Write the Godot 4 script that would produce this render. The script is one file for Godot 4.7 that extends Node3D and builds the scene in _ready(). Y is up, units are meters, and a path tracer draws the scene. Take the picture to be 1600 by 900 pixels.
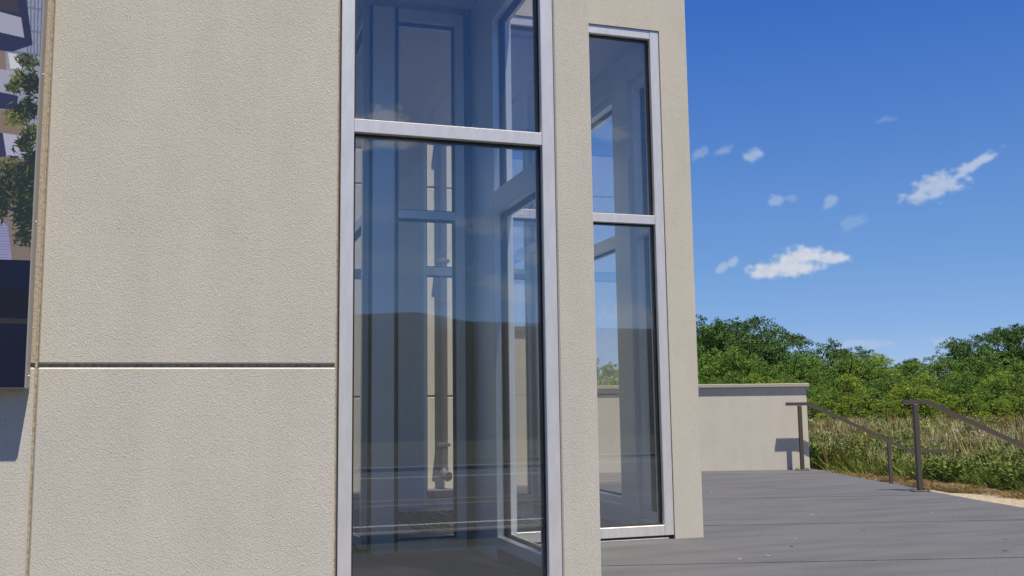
extends Node3D
# A stucco-clad building with tall aluminium windows beside a raised terrace; meadow and trees behind.
# x runs along the facade, z comes out of it, y is up; terrace level is y = 0, the ground below it y = -0.68.

const LOW := -0.68            # level of the field, the lawn and the road
const Z1 := -4.466            # face of the front wall
const Z2 := -6.263            # face of the wall set back behind it
const Z3 := -9.07             # back glazing of the glazed lobby
const TOP := 4.95
var M := {}
var rng := RandomNumberGenerator.new()
var taken := {}
var eye: Camera3D

func _ready():
	rng.seed = 7
	# ---- camera, sky, sun, exposure
	eye = Camera3D.new()
	eye.name = "camera"
	add_child(eye)
	eye.position = Vector3(0, 0.9, 0)
	eye.basis = Basis(Vector3.UP, deg_to_rad(-17.6)) * Basis(Vector3.RIGHT, deg_to_rad(7.034)) * Basis(Vector3.BACK, deg_to_rad(-0.7436))
	eye.fov = 32.71
	eye.near = 0.05
	eye.far = 2000.0
	eye.current = true
	var env := Environment.new()
	env.background_mode = Environment.BG_SKY
	env.tonemap_mode = Environment.TONE_MAPPER_LINEAR
	env.tonemap_exposure = 1.35
	env.background_energy_multiplier = 0.76
	env.sdfgi_enabled = true
	env.ssao_enabled = true
	env.ssil_enabled = true
	var sky := Sky.new()
	var pano := PanoramaSkyMaterial.new()
	pano.panorama = sky_picture()
	sky.sky_material = pano
	env.sky = sky
	var world := WorldEnvironment.new()
	world.name = "world_environment"
	world.environment = env
	add_child(world)
	var sun := DirectionalLight3D.new()
	sun.name = "sun"
	add_child(sun)
	sun.basis = Basis.looking_at(-Vector3(0.33, 2.8, 1.0), Vector3.FORWARD)
	sun.light_energy = 1.6
	sun.light_color = Color(1.0, 0.955, 0.88)
	sun.light_angular_distance = 0.53
	sun.shadow_enabled = true
	make_materials()
	# ---- setting
	build_ground()
	build_terrace()
	build_road()
	build_building()
	build_rear_wing()
	build_parapet()
	# ---- things
	build_sign()
	build_steps()
	build_handrail("dark steel handrail stepping down beside the low stucco wall", Vector3(8.03, 0, -12.03), true)
	build_handrail("dark steel handrail with bolted foot on the open side of the steps", Vector3(7.12, 0, -8.58), false)
	build_mat()
	build_litter()
	build_trees()
	build_meadow()

# ---------------------------------------------------------------- helpers

func lin(r: float, g: float, b: float) -> Color:
	return Color(r, g, b).linear_to_srgb()

func ray(px: float, py: float) -> Vector3:      # direction of a pixel of the 1600 x 900 photograph
	return (eye.basis * Vector3(px - 800.0, 450.0 - py, -1533.4)).normalized()

func numbered(called: String) -> String:
	taken[called] = taken.get(called, -1) + 1
	return called if taken[called] == 0 else "%s_%03d" % [called, taken[called]]

func thing(called: String, label: String, category: String, at := Vector3.ZERO, group := "") -> Node3D:
	var o := Node3D.new()
	o.name = numbered(called)
	add_child(o)
	o.position = at
	tag(o, label, category, group)
	return o

func tag(o: Node, label: String, category: String, group := "", kind := ""):
	if label: o.set_meta("label", label)
	if category: o.set_meta("category", category)
	if group: o.set_meta("group", group)
	if kind: o.set_meta("kind", kind)

func obj(called: String, m: Mesh, material: Material, parent: Node, at := Vector3.ZERO, turn := Basis.IDENTITY) -> MeshInstance3D:
	var o := MeshInstance3D.new()
	o.name = numbered(called) if parent == self else called
	o.mesh = m
	o.material_override = material
	o.transform = Transform3D(turn, at)
	parent.add_child(o, true)
	return o

func group_node(called: String, parent: Node) -> Node3D:
	var o := Node3D.new()
	o.name = called
	parent.add_child(o, true)
	return o

# a block from corner a to corner b, in the axes of its parent
func block(called: String, a: Vector3, b: Vector3, material: Material, parent: Node, bevel := 0.003) -> MeshInstance3D:
	return obj(called, cbox((b - a).abs(), bevel), material, parent, (a + b) / 2.0)

func tri(st: SurfaceTool, a: Vector3, b: Vector3, c: Vector3, out: Vector3):
	var n := (b - a).cross(c - a)
	if n.length_squared() < 1e-16: return
	n = n.normalized()
	if n.dot(out) < 0.0:
		n = -n
	else:
		var s := b
		b = c
		c = s
	for p in [a, b, c]:
		st.set_normal(n)
		st.add_vertex(p)

func quad(st: SurfaceTool, a: Vector3, b: Vector3, c: Vector3, d: Vector3, out: Vector3):
	tri(st, a, b, c, out)
	tri(st, a, c, d, out)

var boxes := {}
func cbox(size: Vector3, bevel: float) -> ArrayMesh:
	var key := "%.4f %.4f %.4f %.4f" % [size.x, size.y, size.z, bevel]
	if boxes.has(key): return boxes[key]
	var st := SurfaceTool.new()
	st.begin(Mesh.PRIMITIVE_TRIANGLES)
	var h := size / 2.0
	var b := minf(bevel, minf(h.x, minf(h.y, h.z)) * 0.8)
	var P := func(s: Vector3, axis: int) -> Vector3:
		var q := Vector3(s.x * (h.x - b), s.y * (h.y - b), s.z * (h.z - b))
		q[axis] = s[axis] * h[axis]
		return q
	for axis in 3:
		var u := (axis + 1) % 3
		var v := (axis + 2) % 3
		for s in [-1.0, 1.0]:
			var c := []
			for k in [[-1, -1], [1, -1], [1, 1], [-1, 1]]:
				var q := Vector3.ZERO
				q[axis] = s; q[u] = k[0]; q[v] = k[1]
				c.append(P.call(q, axis))
			var out := Vector3.ZERO
			out[axis] = s
			quad(st, c[0], c[1], c[2], c[3], out)
		for s in [[-1, -1], [1, -1], [1, 1], [-1, 1]]:      # the edge along this axis
			var lo := Vector3.ZERO
			lo[axis] = -1; lo[u] = s[0]; lo[v] = s[1]
			var hi := lo
			hi[axis] = 1
			var out := Vector3.ZERO
			out[u] = s[0]; out[v] = s[1]
			quad(st, P.call(lo, u), P.call(hi, u), P.call(hi, v), P.call(lo, v), out)
	for x in [-1, 1]:
		for y in [-1, 1]:
			for z in [-1, 1]:
				var q := Vector3(x, y, z)
				tri(st, P.call(q, 0), P.call(q, 1), P.call(q, 2), q)
	boxes[key] = st.commit()
	return boxes[key]

# a flat polygon in x and z, extruded from y = lo to y = hi
func prism(poly: PackedVector2Array, lo: float, hi: float) -> ArrayMesh:
	var st := SurfaceTool.new()
	st.begin(Mesh.PRIMITIVE_TRIANGLES)
	var ids := Geometry2D.triangulate_polygon(poly)
	for i in range(0, ids.size(), 3):
		var a := poly[ids[i]]; var b := poly[ids[i + 1]]; var c := poly[ids[i + 2]]
		tri(st, Vector3(a.x, hi, a.y), Vector3(b.x, hi, b.y), Vector3(c.x, hi, c.y), Vector3.UP)
		tri(st, Vector3(a.x, lo, a.y), Vector3(b.x, lo, b.y), Vector3(c.x, lo, c.y), Vector3.DOWN)
	var clockwise := Geometry2D.is_polygon_clockwise(poly)
	for i in poly.size():
		var a := poly[i]; var b := poly[(i + 1) % poly.size()]
		var n := Vector2(b.y - a.y, a.x - b.x) * (-1.0 if clockwise else 1.0)
		quad(st, Vector3(a.x, lo, a.y), Vector3(b.x, lo, b.y), Vector3(b.x, hi, b.y), Vector3(a.x, hi, a.y), Vector3(n.x, 0, n.y))
	return st.commit()

# a round tube along points; radii one per point
func tube(st: SurfaceTool, pts: Array, radii: Array, sides := 8):
	var rings := []
	for i in pts.size():
		var d: Vector3 = (pts[mini(i + 1, pts.size() - 1)] - pts[maxi(i - 1, 0)]).normalized()
		var u := d.cross(Vector3(0.31, 0.2, 0.93) if absf(d.y) > 0.9 else Vector3.UP).normalized()
		var v := d.cross(u)
		var ring := []
		for k in sides:
			var a := TAU * k / sides
			ring.append([pts[i] + (u * cos(a) + v * sin(a)) * radii[i], u * cos(a) + v * sin(a)])
		rings.append(ring)
	for i in pts.size() - 1:
		for k in sides:
			var q := [rings[i][k], rings[i][(k + 1) % sides], rings[i + 1][(k + 1) % sides], rings[i + 1][k]]
			for t in [[0, 2, 1], [0, 3, 2]]:
				for j in t:
					st.set_normal(q[j][1])
					st.add_vertex(q[j][0])
	for e in [0, pts.size() - 1]:
		var c: Vector3 = pts[e]
		var out: Vector3 = (pts[e] - pts[1 if e == 0 else e - 1]).normalized()
		for k in sides:
			tri(st, c, rings[e][k][0], rings[e][(k + 1) % sides][0], out)

func one_tube(pts: Array, radii: Array, sides := 8) -> ArrayMesh:
	var st := SurfaceTool.new()
	st.begin(Mesh.PRIMITIVE_TRIANGLES)
	tube(st, pts, radii, sides)
	return st.commit()

# a rectangular bar swept along points that lie in one upright plane
func bar(pts: Array, wide: float, high: float) -> ArrayMesh:
	var st := SurfaceTool.new()
	st.begin(Mesh.PRIMITIVE_TRIANGLES)
	var side: Vector3 = (pts[-1] - pts[0]).cross(Vector3.UP).normalized()
	var rings := []
	for i in pts.size():
		var a: Vector3 = (pts[i] - pts[i - 1]).normalized() if i > 0 else (pts[1] - pts[0]).normalized()
		var b: Vector3 = (pts[i + 1] - pts[i]).normalized() if i < pts.size() - 1 else a
		var up := side.cross((a + b).normalized()).normalized()
		if up.y < 0: up = -up
		up *= high / 2.0 / maxf(0.5, sqrt((1.0 + a.dot(b)) / 2.0))
		rings.append([pts[i] + side * wide / 2 + up, pts[i] - side * wide / 2 + up, pts[i] - side * wide / 2 - up, pts[i] + side * wide / 2 - up])
	for i in pts.size() - 1:
		for k in 4:
			var m: Vector3 = (rings[i][k] + rings[i][(k + 1) % 4]) / 2.0 - pts[i]
			quad(st, rings[i][k], rings[i][(k + 1) % 4], rings[i + 1][(k + 1) % 4], rings[i + 1][k], m)
	quad(st, rings[0][0], rings[0][1], rings[0][2], rings[0][3], pts[0] - pts[1])
	quad(st, rings[-1][0], rings[-1][1], rings[-1][2], rings[-1][3], pts[-1] - pts[-2])
	return st.commit()

# ---------------------------------------------------------------- sky

func sky_at(el: float) -> Color:
	var stops := [[0.0, Color8(178, 200, 228)], [2.2, Color8(160, 190, 227)], [4.6, Color8(134, 173, 223)], [8.0, Color8(113, 157, 214)], [15.0, Color8(85, 131, 202)], [22.0, Color8(60, 109, 191)], [45.0, Color8(42, 88, 176)], [90.0, Color8(32, 72, 156)]]
	for i in range(1, stops.size()):
		if el <= stops[i][0]:
			return stops[i - 1][1].lerp(stops[i][1], (el - stops[i - 1][0]) / (stops[i][0] - stops[i - 1][0]))
	return stops[-1][1]

func sky_picture() -> ImageTexture:
	var w := 4096
	var h := 2048
	var im := Image.create(w, h, false, Image.FORMAT_RGB8)
	for y in h:
		im.fill_rect(Rect2i(0, y, w, 1), sky_at(maxf(0.0, 90.0 - (y + 0.5) * 180.0 / h)))
	var fine := FastNoiseLite.new()
	fine.seed = 4
	fine.frequency = 0.75
	fine.fractal_octaves = 5
	fine.fractal_gain = 0.55
	# each cloud: its puffs [azimuth, elevation, half width, half height, tilt] in degrees, how thick it is
	var clouds := [
		[[[33.5, 7.75, 2.3, 0.62, 2], [34.1, 8.25, 1.6, 0.7, 8], [32.2, 7.6, 1.2, 0.5, 0], [35.8, 8.15, 1.2, 0.42, -4]], 1.0],
		[[[41.6, 11.6, 1.7, 0.8, 14], [40.4, 11.1, 1.1, 0.35, 4], [43.3, 12.5, 1.4, 0.33, 26], [44.2, 12.85, 0.7, 0.22, 16]], 0.72],
		[[[31.85, 14.1, 0.75, 0.42, 8]], 0.6], [[[30.1, 14.5, 0.7, 0.28, 18]], 0.35], [[[28.7, 14.4, 0.7, 0.35, 20]], 0.35],
		[[[33.0, 11.5, 0.45, 0.38, 0]], 0.42], [[[36.0, 11.25, 0.55, 0.36, 25]], 0.42], [[[30.1, 8.05, 0.85, 0.3, 30]], 0.5],
		[[[36.95, 9.95, 0.9, 0.4, 20]], 0.22], [[[39.1, 15.4, 0.75, 0.2, 0]], 0.22], [[[37.3, 3.3, 1.9, 0.35, 0]], 0.3], [[[41.5, 3.3, 1.1, 0.3, 0]], 0.25], [[[33.8, 11.6, 0.3, 0.25, 0]], 0.25],
		# towards the road: the ones mirrored in the panes
		[[[169.9, 16.9, 1.5, 0.8, 0], [171.5, 16.5, 1.3, 0.5, 0], [169.0, 15.6, 2.4, 0.6, -6], [172.0, 15.3, 1.6, 0.6, 0]], 1.0],
		[[[163.3, 10.6, 2.6, 0.7, 10], [160.5, 9.0, 2.0, 0.8, 0]], 0.45], [[[162.4, 6.9, 2.4, 0.8, 18]], 0.5], [[[168.0, 8.5, 4.0, 0.9, 4]], 0.22], [[[170.5, 11.5, 3.0, 0.8, 0]], 0.18], [[[156.7, 16.0, 1.6, 0.7, 20]], 0.6], [[[155.5, 5.2, 2.2, 0.9, 0]], 0.6],
	]
	var r := RandomNumberGenerator.new()
	r.seed = 21
	for k in 46:                                  # the rest of the sky has the same small fair-weather clouds
		var az := r.randf_range(48.0, 380.0)
		var el := 4.0 + 40.0 * pow(r.randf(), 1.6)
		if az > 148.0 and az < 180.0 and el < 32.0: continue
		var s := r.randf_range(0.5, 1.9)
		clouds.append([[[az, el, s * 1.6, s * 0.55, r.randf_range(-15, 20)], [az + s * 0.9, el + s * 0.2, s, s * 0.4, 10.0]], r.randf_range(0.25, 0.9)])
	for c in clouds:
		var box := Rect2(c[0][0][0], c[0][0][1], 0, 0)
		for p in c[0]:
			box = box.merge(Rect2(p[0] - p[2] * 1.35, p[1] - p[2] * 0.6 - p[3], p[2] * 2.7, p[2] * 1.2 + p[3] * 2))
		for py in range(int((90.0 - box.end.y) * h / 180.0), int((90.0 - box.position.y) * h / 180.0) + 1):
			if py < 0 or py >= h / 2: continue
			var el := 90.0 - (py + 0.5) * 180.0 / h
			for qx in range(int(box.position.x * w / 360.0), int(box.end.x * w / 360.0) + 1):
				var az := (qx + 0.5) * 360.0 / w
				var dens := -1.0
				for p in c[0]:
					var d := Vector2((az - p[0]) * cos(deg_to_rad(el)), el - p[1]).rotated(-deg_to_rad(p[4]))
					dens = maxf(dens, 1.0 - Vector2(d.x / p[2], d.y / p[3]).length())
				if dens < -0.45: continue
				var n := fine.get_noise_3d(az * 1.6, el * 2.6, 0.0) + 0.3 * fine.get_noise_3d(az * 4.0, el * 6.0, 9.0)
				var a: float = smoothstep(-0.05, 0.8, dens * 1.5 + n * lerpf(1.5, 0.8, c[1]) - 0.04) * float(c[1])
				if a <= 0.004: continue
				var x := posmod(qx, w)
				var shade := clampf(0.5 + n * 0.5 + (el - c[0][0][1]) * 0.16, 0.0, 1.0)
				im.set_pixel(x, py, im.get_pixel(x, py).lerp(Color8(190, 196, 212).lerp(Color8(222, 224, 231), shade), a * 0.93))
	return ImageTexture.create_from_image(im)

# ---------------------------------------------------------------- materials

func noise_tex(size: int, freq: float, octaves: int, sd: int, ramp: Array, kind := FastNoiseLite.TYPE_SIMPLEX_SMOOTH, gain := 0.5) -> NoiseTexture2D:
	var n := FastNoiseLite.new()
	n.noise_type = kind
	n.seed = sd
	n.frequency = freq
	n.fractal_octaves = octaves
	n.fractal_gain = gain
	var t := NoiseTexture2D.new()
	t.width = size
	t.height = size
	t.seamless = true
	t.noise = n
	if ramp:
		var g := Gradient.new()
		g.offsets = PackedFloat32Array(ramp.map(func(s): return s[0]))
		g.colors = PackedColorArray(ramp.map(func(s): return s[1]))
		t.color_ramp = g
	return t

func grey(v: float) -> Color:
	return Color(v, v, v)

func plain(called: String, c: Color, rough: float, metal := 0.0) -> StandardMaterial3D:
	var m := StandardMaterial3D.new()
	m.resource_name = called
	m.albedo_color = c
	m.roughness = rough
	m.metallic = metal
	M[called] = m
	return m

# a material with a fine colour grain, relief and a broad mottling, laid on in world space
func grained(called: String, c: Color, rough: float, fine: Texture2D, fine_scale: Vector3, relief: Texture2D, cm: float, broad: Texture2D, broad_scale: Vector3) -> StandardMaterial3D:
	var m := plain(called, c, rough)
	m.uv1_triplanar = true
	m.uv1_world_triplanar = true
	m.uv1_scale = fine_scale
	m.uv1_triplanar_sharpness = 4.0
	m.albedo_texture = fine
	if relief:
		m.heightmap_enabled = true
		m.heightmap_texture = relief
		m.heightmap_scale = cm
	if broad:
		m.detail_enabled = true
		m.detail_blend_mode = BaseMaterial3D.BLEND_MODE_MUL
		m.detail_albedo = broad
		m.detail_uv_layer = BaseMaterial3D.DETAIL_UV_2
		m.uv2_triplanar = true
		m.uv2_world_triplanar = true
		m.uv2_scale = broad_scale
		m.uv2_triplanar_sharpness = 4.0
	return m

func make_materials():
	var pebbly := noise_tex(1024, 0.10, 5, 3, [[0.0, grey(0.0)], [1.0, grey(1.0)]], FastNoiseLite.TYPE_VALUE_CUBIC, 0.8)
	var speckle := noise_tex(1024, 0.13, 4, 11, [[0.0, Color(0.70, 0.68, 0.65)], [0.3, Color(0.90, 0.89, 0.88)], [0.5, Color(0.95, 0.95, 0.945)], [1.0, Color(1, 1, 1)]], FastNoiseLite.TYPE_VALUE_CUBIC, 0.7)
	var mottle := noise_tex(512, 0.012, 5, 5, [[0.0, Color(0.955, 0.955, 0.95)], [0.5, Color(0.975, 0.975, 0.97)], [1.0, Color(0.995, 0.99, 0.985)]])
	grained("stucco", lin(0.665, 0.642, 0.568), 0.92, speckle, Vector3.ONE * 2.1, pebbly, 0.17, mottle, Vector3(0.5, 0.22, 0.5))
	grained("smooth_stucco", lin(0.69, 0.665, 0.59), 0.9, speckle, Vector3.ONE * 2.0, pebbly, 0.12, mottle, Vector3(0.7, 0.4, 0.7))
	grained("sealant", lin(0.58, 0.545, 0.47), 0.9, noise_tex(256, 0.05, 3, 8, [[0.0, Color(0.74, 0.68, 0.58)], [0.5, Color(0.92, 0.88, 0.82)], [1.0, Color(1, 1, 1)]]), Vector3.ONE * 3.0, pebbly, 0.3, null, Vector3.ONE)
	grained("stained_stucco", lin(0.58, 0.53, 0.445), 0.92, noise_tex(512, 0.06, 4, 9, [[0.0, Color(0.74, 0.66, 0.57)], [0.4, Color(0.92, 0.89, 0.85)], [1.0, Color(1, 1, 1)]]), Vector3.ONE * 2.3, pebbly, 0.2, mottle, Vector3.ONE * 0.7)
	plain("dark_sealant", lin(0.16, 0.135, 0.11), 0.9)
	var alu_grain := noise_tex(256, 0.03, 3, 15, [[0.0, grey(0.94)], [1.0, grey(1.0)]])
	var alu := grained("aluminium", lin(0.83, 0.82, 0.80), 0.40, alu_grain, Vector3(3, 0.6, 3), null, 0.0, null, Vector3.ONE)
	alu.metallic = 0.45
	plain("sign_metal", lin(0.36, 0.35, 0.33), 0.5, 0.2)
	plain("dark_panel", lin(0.07, 0.075, 0.085), 0.5)
	plain("gasket", lin(0.02, 0.02, 0.022), 0.6)
	plain("inner_frame", lin(0.76, 0.81, 0.83), 0.36, 0.5)
	grained("inner_wall", lin(0.70, 0.77, 0.78), 0.8, mottle, Vector3.ONE * 1.0, null, 0.0, null, Vector3.ONE)
	grained("ceiling_board", lin(0.80, 0.80, 0.80), 0.9, speckle, Vector3.ONE * 1.5, null, 0.0, null, Vector3.ONE)
	var glass := plain("glass", Color(lin(0.17, 0.25, 0.24), 0.011), 0.0)
	glass.transparency = BaseMaterial3D.TRANSPARENCY_ALPHA
	grained("carpet", lin(0.035, 0.032, 0.03), 0.95, noise_tex(512, 0.05, 4, 22, [[0.0, grey(0.5)], [1.0, grey(1.0)]]), Vector3.ONE * 1.6, pebbly, 0.3, mottle, Vector3.ONE * 0.6)
	grained("lobby_floor", lin(0.34, 0.35, 0.36), 0.45, noise_tex(512, 0.03, 4, 23, [[0.0, grey(0.78)], [1.0, grey(1.0)]]), Vector3.ONE, null, 0.0, null, Vector3.ONE)
	var broom := noise_tex(1024, 0.06, 4, 31, [[0.0, grey(0.80)], [0.5, grey(0.94)], [1.0, grey(1.0)]])
	var deck := grained("paving", lin(0.136, 0.141, 0.152), 0.85, broom, Vector3(0.5, 1.0, 2.6), noise_tex(1024, 0.09, 3, 32, []), 0.25, noise_tex(512, 0.01, 5, 33, [[0.0, Color(0.86, 0.855, 0.85)], [0.5, Color(0.955, 0.955, 0.955)], [1.0, Color(1.0, 0.995, 1.0)]]), Vector3(0.12, 0.3, 0.6))
	deck.metallic_specular = 0.4
	plain("joint", lin(0.05, 0.05, 0.052), 0.95)
	grained("concrete", lin(0.34, 0.33, 0.31), 0.9, speckle, Vector3.ONE, pebbly, 0.3, mottle, Vector3.ONE * 0.4)
	grained("coping", lin(0.46, 0.45, 0.40), 0.85, speckle, Vector3.ONE, pebbly, 0.15, mottle, Vector3.ONE * 0.4)
	var steel := grained("bronze_steel", lin(0.085, 0.074, 0.062), 0.5, alu_grain, Vector3.ONE * 4.0, null, 0.0, null, Vector3.ONE)
	steel.metallic_specular = 0.45
	plain("zinc", lin(0.5, 0.5, 0.5), 0.4, 0.8)
	plain("pipe_paint", lin(0.075, 0.075, 0.075), 0.5)
	grained("field_soil", lin(0.085, 0.088, 0.045), 0.98, noise_tex(1024, 0.02, 5, 41, [[0.0, Color(0.55, 0.62, 0.5)], [0.5, Color(0.9, 0.88, 0.8)], [1.0, Color(1, 0.95, 0.85)]]), Vector3.ONE * 0.12, null, 0.0, noise_tex(512, 0.02, 4, 42, [[0.0, Color(0.7, 0.75, 0.7)], [1.0, Color(1, 1, 1)]]), Vector3.ONE * 0.015)
	grained("bare_soil", lin(0.20, 0.155, 0.095), 0.98, noise_tex(512, 0.035, 5, 43, [[0.0, Color(0.5, 0.45, 0.4)], [0.5, Color(0.85, 0.82, 0.78)], [1.0, Color(1, 1, 1)]]), Vector3.ONE * 0.7, pebbly, 2.0, null, Vector3.ONE)
	grained("sand", lin(0.42, 0.355, 0.255), 0.98, noise_tex(512, 0.03, 5, 44, [[0.0, Color(0.72, 0.7, 0.68)], [0.6, Color(0.95, 0.94, 0.92)], [1.0, Color(1, 1, 1)]]), Vector3.ONE * 0.5, pebbly, 0.8, null, Vector3.ONE)
	grained("asphalt", lin(0.075, 0.075, 0.08), 0.9, broom, Vector3.ONE * 0.5, null, 0.0, mottle, Vector3.ONE * 0.05)
	plain("white_paint", lin(0.50, 0.50, 0.49), 0.7)
	plain("yellow_paint", lin(0.30, 0.235, 0.13), 0.7)
	grained("hill_wood", lin(0.030, 0.042, 0.022), 1.0, noise_tex(512, 0.06, 4, 45, [[0.0, grey(0.45)], [1.0, grey(1.0)]]), Vector3.ONE * 0.03, null, 0.0, null, Vector3.ONE)
	grained("bark", lin(0.12, 0.095, 0.07), 0.95, noise_tex(256, 0.06, 4, 46, [[0.0, grey(0.5)], [1.0, grey(1.0)]]), Vector3(1, 0.3, 1), null, 0.0, null, Vector3.ONE)
	for k in [["leaf", 0.75, 0.25], ["blade", 0.8, 0.3]]:
		var m := plain(k[0], Color.WHITE, k[1])
		m.vertex_color_use_as_albedo = true
		m.backlight_enabled = true
		m.backlight = grey(0.55)
		m.metallic_specular = k[2]
	plain("mat_rubber", lin(0.030, 0.027, 0.025), 0.9)
	plain("mat_fibre", lin(0.30, 0.29, 0.26), 0.9)

# ---------------------------------------------------------------- ground, terrace, road

func build_ground():
	var st := SurfaceTool.new()
	st.begin(Mesh.PRIMITIVE_TRIANGLES)
	var n := 40
	var r := 900.0
	for i in n:
		for j in n:
			var xs := [remap(i, 0, n, -r, r), remap(i + 1, 0, n, -r, r)]
			var zs := [remap(j, 0, n, -r, r), remap(j + 1, 0, n, -r, r)]
			quad(st, Vector3(xs[0], LOW, zs[0]), Vector3(xs[1], LOW, zs[0]), Vector3(xs[1], LOW, zs[1]), Vector3(xs[0], LOW, zs[1]), Vector3.UP)
	tag(obj("ground", st.commit(), M.field_soil, self), "", "", "", "structure")
	# strips of bare soil and trodden sand between the steps and the meadow
	tag(obj("bare_soil", lumpy([Vector2(9.0, -17.4), Vector2(12.9, -17.0), Vector2(12.6, -15.1), Vector2(12.8, -14.3), Vector2(13.0, -13.6), Vector2(13.05, -12.5), Vector2(13.2, -4.0), Vector2(14.4, -4.0), Vector2(13.75, -13.9), Vector2(14.0, -15.3), Vector2(14.35, -17.2), Vector2(14.45, -19.6), Vector2(14.1, -21.5), Vector2(9.0, -22.0)], 0.09, 0.05), M.bare_soil, self), "", "", "", "structure")
	tag(obj("sand_path", lumpy([Vector2(6.0, -12.6), Vector2(9.4, -17.6), Vector2(12.9, -17.2), Vector2(12.9, -15.0), Vector2(13.1, -14.3), Vector2(13.4, -13.2), Vector2(13.5, -3.0), Vector2(6.0, -2.0)], 0.02, 0.035), M.sand, self), "", "", "", "structure")
	# the wooded hill across the road, mirrored in the panes
	var ridge := [[-260, 3.5], [-160, 6.5], [-90, 8.0], [-40, 8.9], [0, 9.2], [13.5, 9.65], [18.9, 9.95], [23.2, 9.15], [31.5, 9.1], [60, 8.8], [110, 8.2], [190, 6.5], [280, 3.0]]
	var hs := SurfaceTool.new()
	hs.begin(Mesh.PRIMITIVE_TRIANGLES)
	hs.set_smooth_group(0)
	var rows := [[40.0, -0.02], [50.0, 0.25], [62.0, 0.66], [72.0, 0.9], [80.0, 1.0], [95.0, 0.9], [130.0, 0.5], [180.0, -0.02]]
	for i in ridge.size() - 1:
		for j in rows.size() - 1:
			var at := func(a, b): return Vector3(ridge[a][0], LOW + (ridge[a][1] - LOW) * rows[b][1], rows[b][0])
			quad(hs, at.call(i, j), at.call(i + 1, j), at.call(i + 1, j + 1), at.call(i, j + 1), Vector3.UP)
	tag(obj("hill", hs.commit(), M.hill_wood, self), "", "", "", "structure")

# an uneven sheet over a polygon: a grid of points, its heights bumped by noise and sinking at the rim
func lumpy(poly: Array, bump: float, rise: float) -> ArrayMesh:
	var p2 := PackedVector2Array(poly)
	var box := Rect2(p2[0], Vector2.ZERO)
	for p in p2: box = box.expand(p)
	var noise := FastNoiseLite.new()
	noise.seed = 3
	noise.frequency = 0.9
	var step := 0.2
	var st := SurfaceTool.new()
	st.begin(Mesh.PRIMITIVE_TRIANGLES)
	var cache := {}
	var high := func(i: int, j: int) -> Vector3:
		var key := Vector2i(i, j)
		if not cache.has(key):
			var q := box.position + Vector2(i, j) * step
			var edge := 1e9
			for k in p2.size():
				edge = minf(edge, q.distance_to(Geometry2D.get_closest_point_to_segment(q, p2[k], p2[(k + 1) % p2.size()])))
			if not Geometry2D.is_point_in_polygon(q, p2): edge = -edge
			edge += noise.get_noise_2d(q.x * 1.7, q.y * 1.7 + 50.0) * 0.5
			var f := smoothstep(0.0, 0.5, edge)
			cache[key] = Vector3(q.x, LOW - 0.06 + f * (0.06 + rise + bump * noise.get_noise_2d(q.x, q.y)), q.y)
		return cache[key]
	for i in int(box.size.x / step) + 1:
		for j in int(box.size.y / step) + 1:
			var a: Vector3 = high.call(i, j); var b: Vector3 = high.call(i + 1, j); var c: Vector3 = high.call(i + 1, j + 1); var d: Vector3 = high.call(i, j + 1)
			if maxf(maxf(a.y, b.y), maxf(c.y, d.y)) < LOW - 0.059: continue
			st.set_smooth_group(0)
			for p in [a, b, c, a, c, d]: st.add_vertex(p)
	st.index()
	st.generate_normals()
	return st.commit()

const TERRACE := [Vector2(-4.0, -2.6), Vector2(5.95, -2.6), Vector2(6.8, -6.9), Vector2(6.97, -7.6), Vector2(7.24, -8.55), Vector2(8.40, -12.4), Vector2(8.4, -14.0), Vector2(-4.0, -14.0)]

func build_terrace():
	var root := Node3D.new()
	root.name = numbered("terrace")
	add_child(root)
	tag(root, "", "", "", "structure")
	obj("terrace_base", prism(PackedVector2Array(TERRACE), LOW - 0.2, -0.012), M.joint, root)
	var a := deg_to_rad(15.0)
	var u := Vector2(cos(a), sin(a))
	var v := Vector2(-sin(a), cos(a))
	var cuts := [-16.2, -13.1, -11.9, -10.62, -9.75, -8.87, -7.86, -7.58, -7.13, -6.50, -5.77, -5.12, -4.4, -3.6, -2.7, 0.0]
	for i in cuts.size() - 1:
		var lo: float = cuts[i] + 0.004
		var hi: float = cuts[i + 1] - 0.004
		var strip := PackedVector2Array([u * -30 + v * lo, u * 30 + v * lo, u * 30 + v * hi, u * -30 + v * hi])
		for piece in Geometry2D.intersect_polygons(PackedVector2Array(TERRACE), strip):
			obj("paving_slab", prism(piece, -0.011, -0.001 * (i * 5 % 3)), M.paving, root)

func build_road():
	tag(obj("road", prism(PackedVector2Array([Vector2(-200, 3.1), Vector2(200, 3.1), Vector2(200, 16.6), Vector2(-200, 16.6)]), LOW - 0.1, LOW + 0.006), M.asphalt, self), "", "", "", "structure")
	var road := get_node("road")
	for s in [[4.6, 0.15, M.white_paint], [7.45, 0.12, M.yellow_paint], [8.35, 0.12, M.yellow_paint], [14.2, 0.15, M.white_paint]]:
		block("lane_line", Vector3(-200, LOW + 0.007, s[0] - s[1] / 2), Vector3(200, LOW + 0.011, s[0] + s[1] / 2), s[2], road, 0.0005)
	for z in [2.95, 16.6]:
		block("kerb", Vector3(-200, LOW - 0.1, z), Vector3(200, LOW + 0.12, z + 0.15), M.concrete, road, 0.02)

# ---------------------------------------------------------------- building

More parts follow.
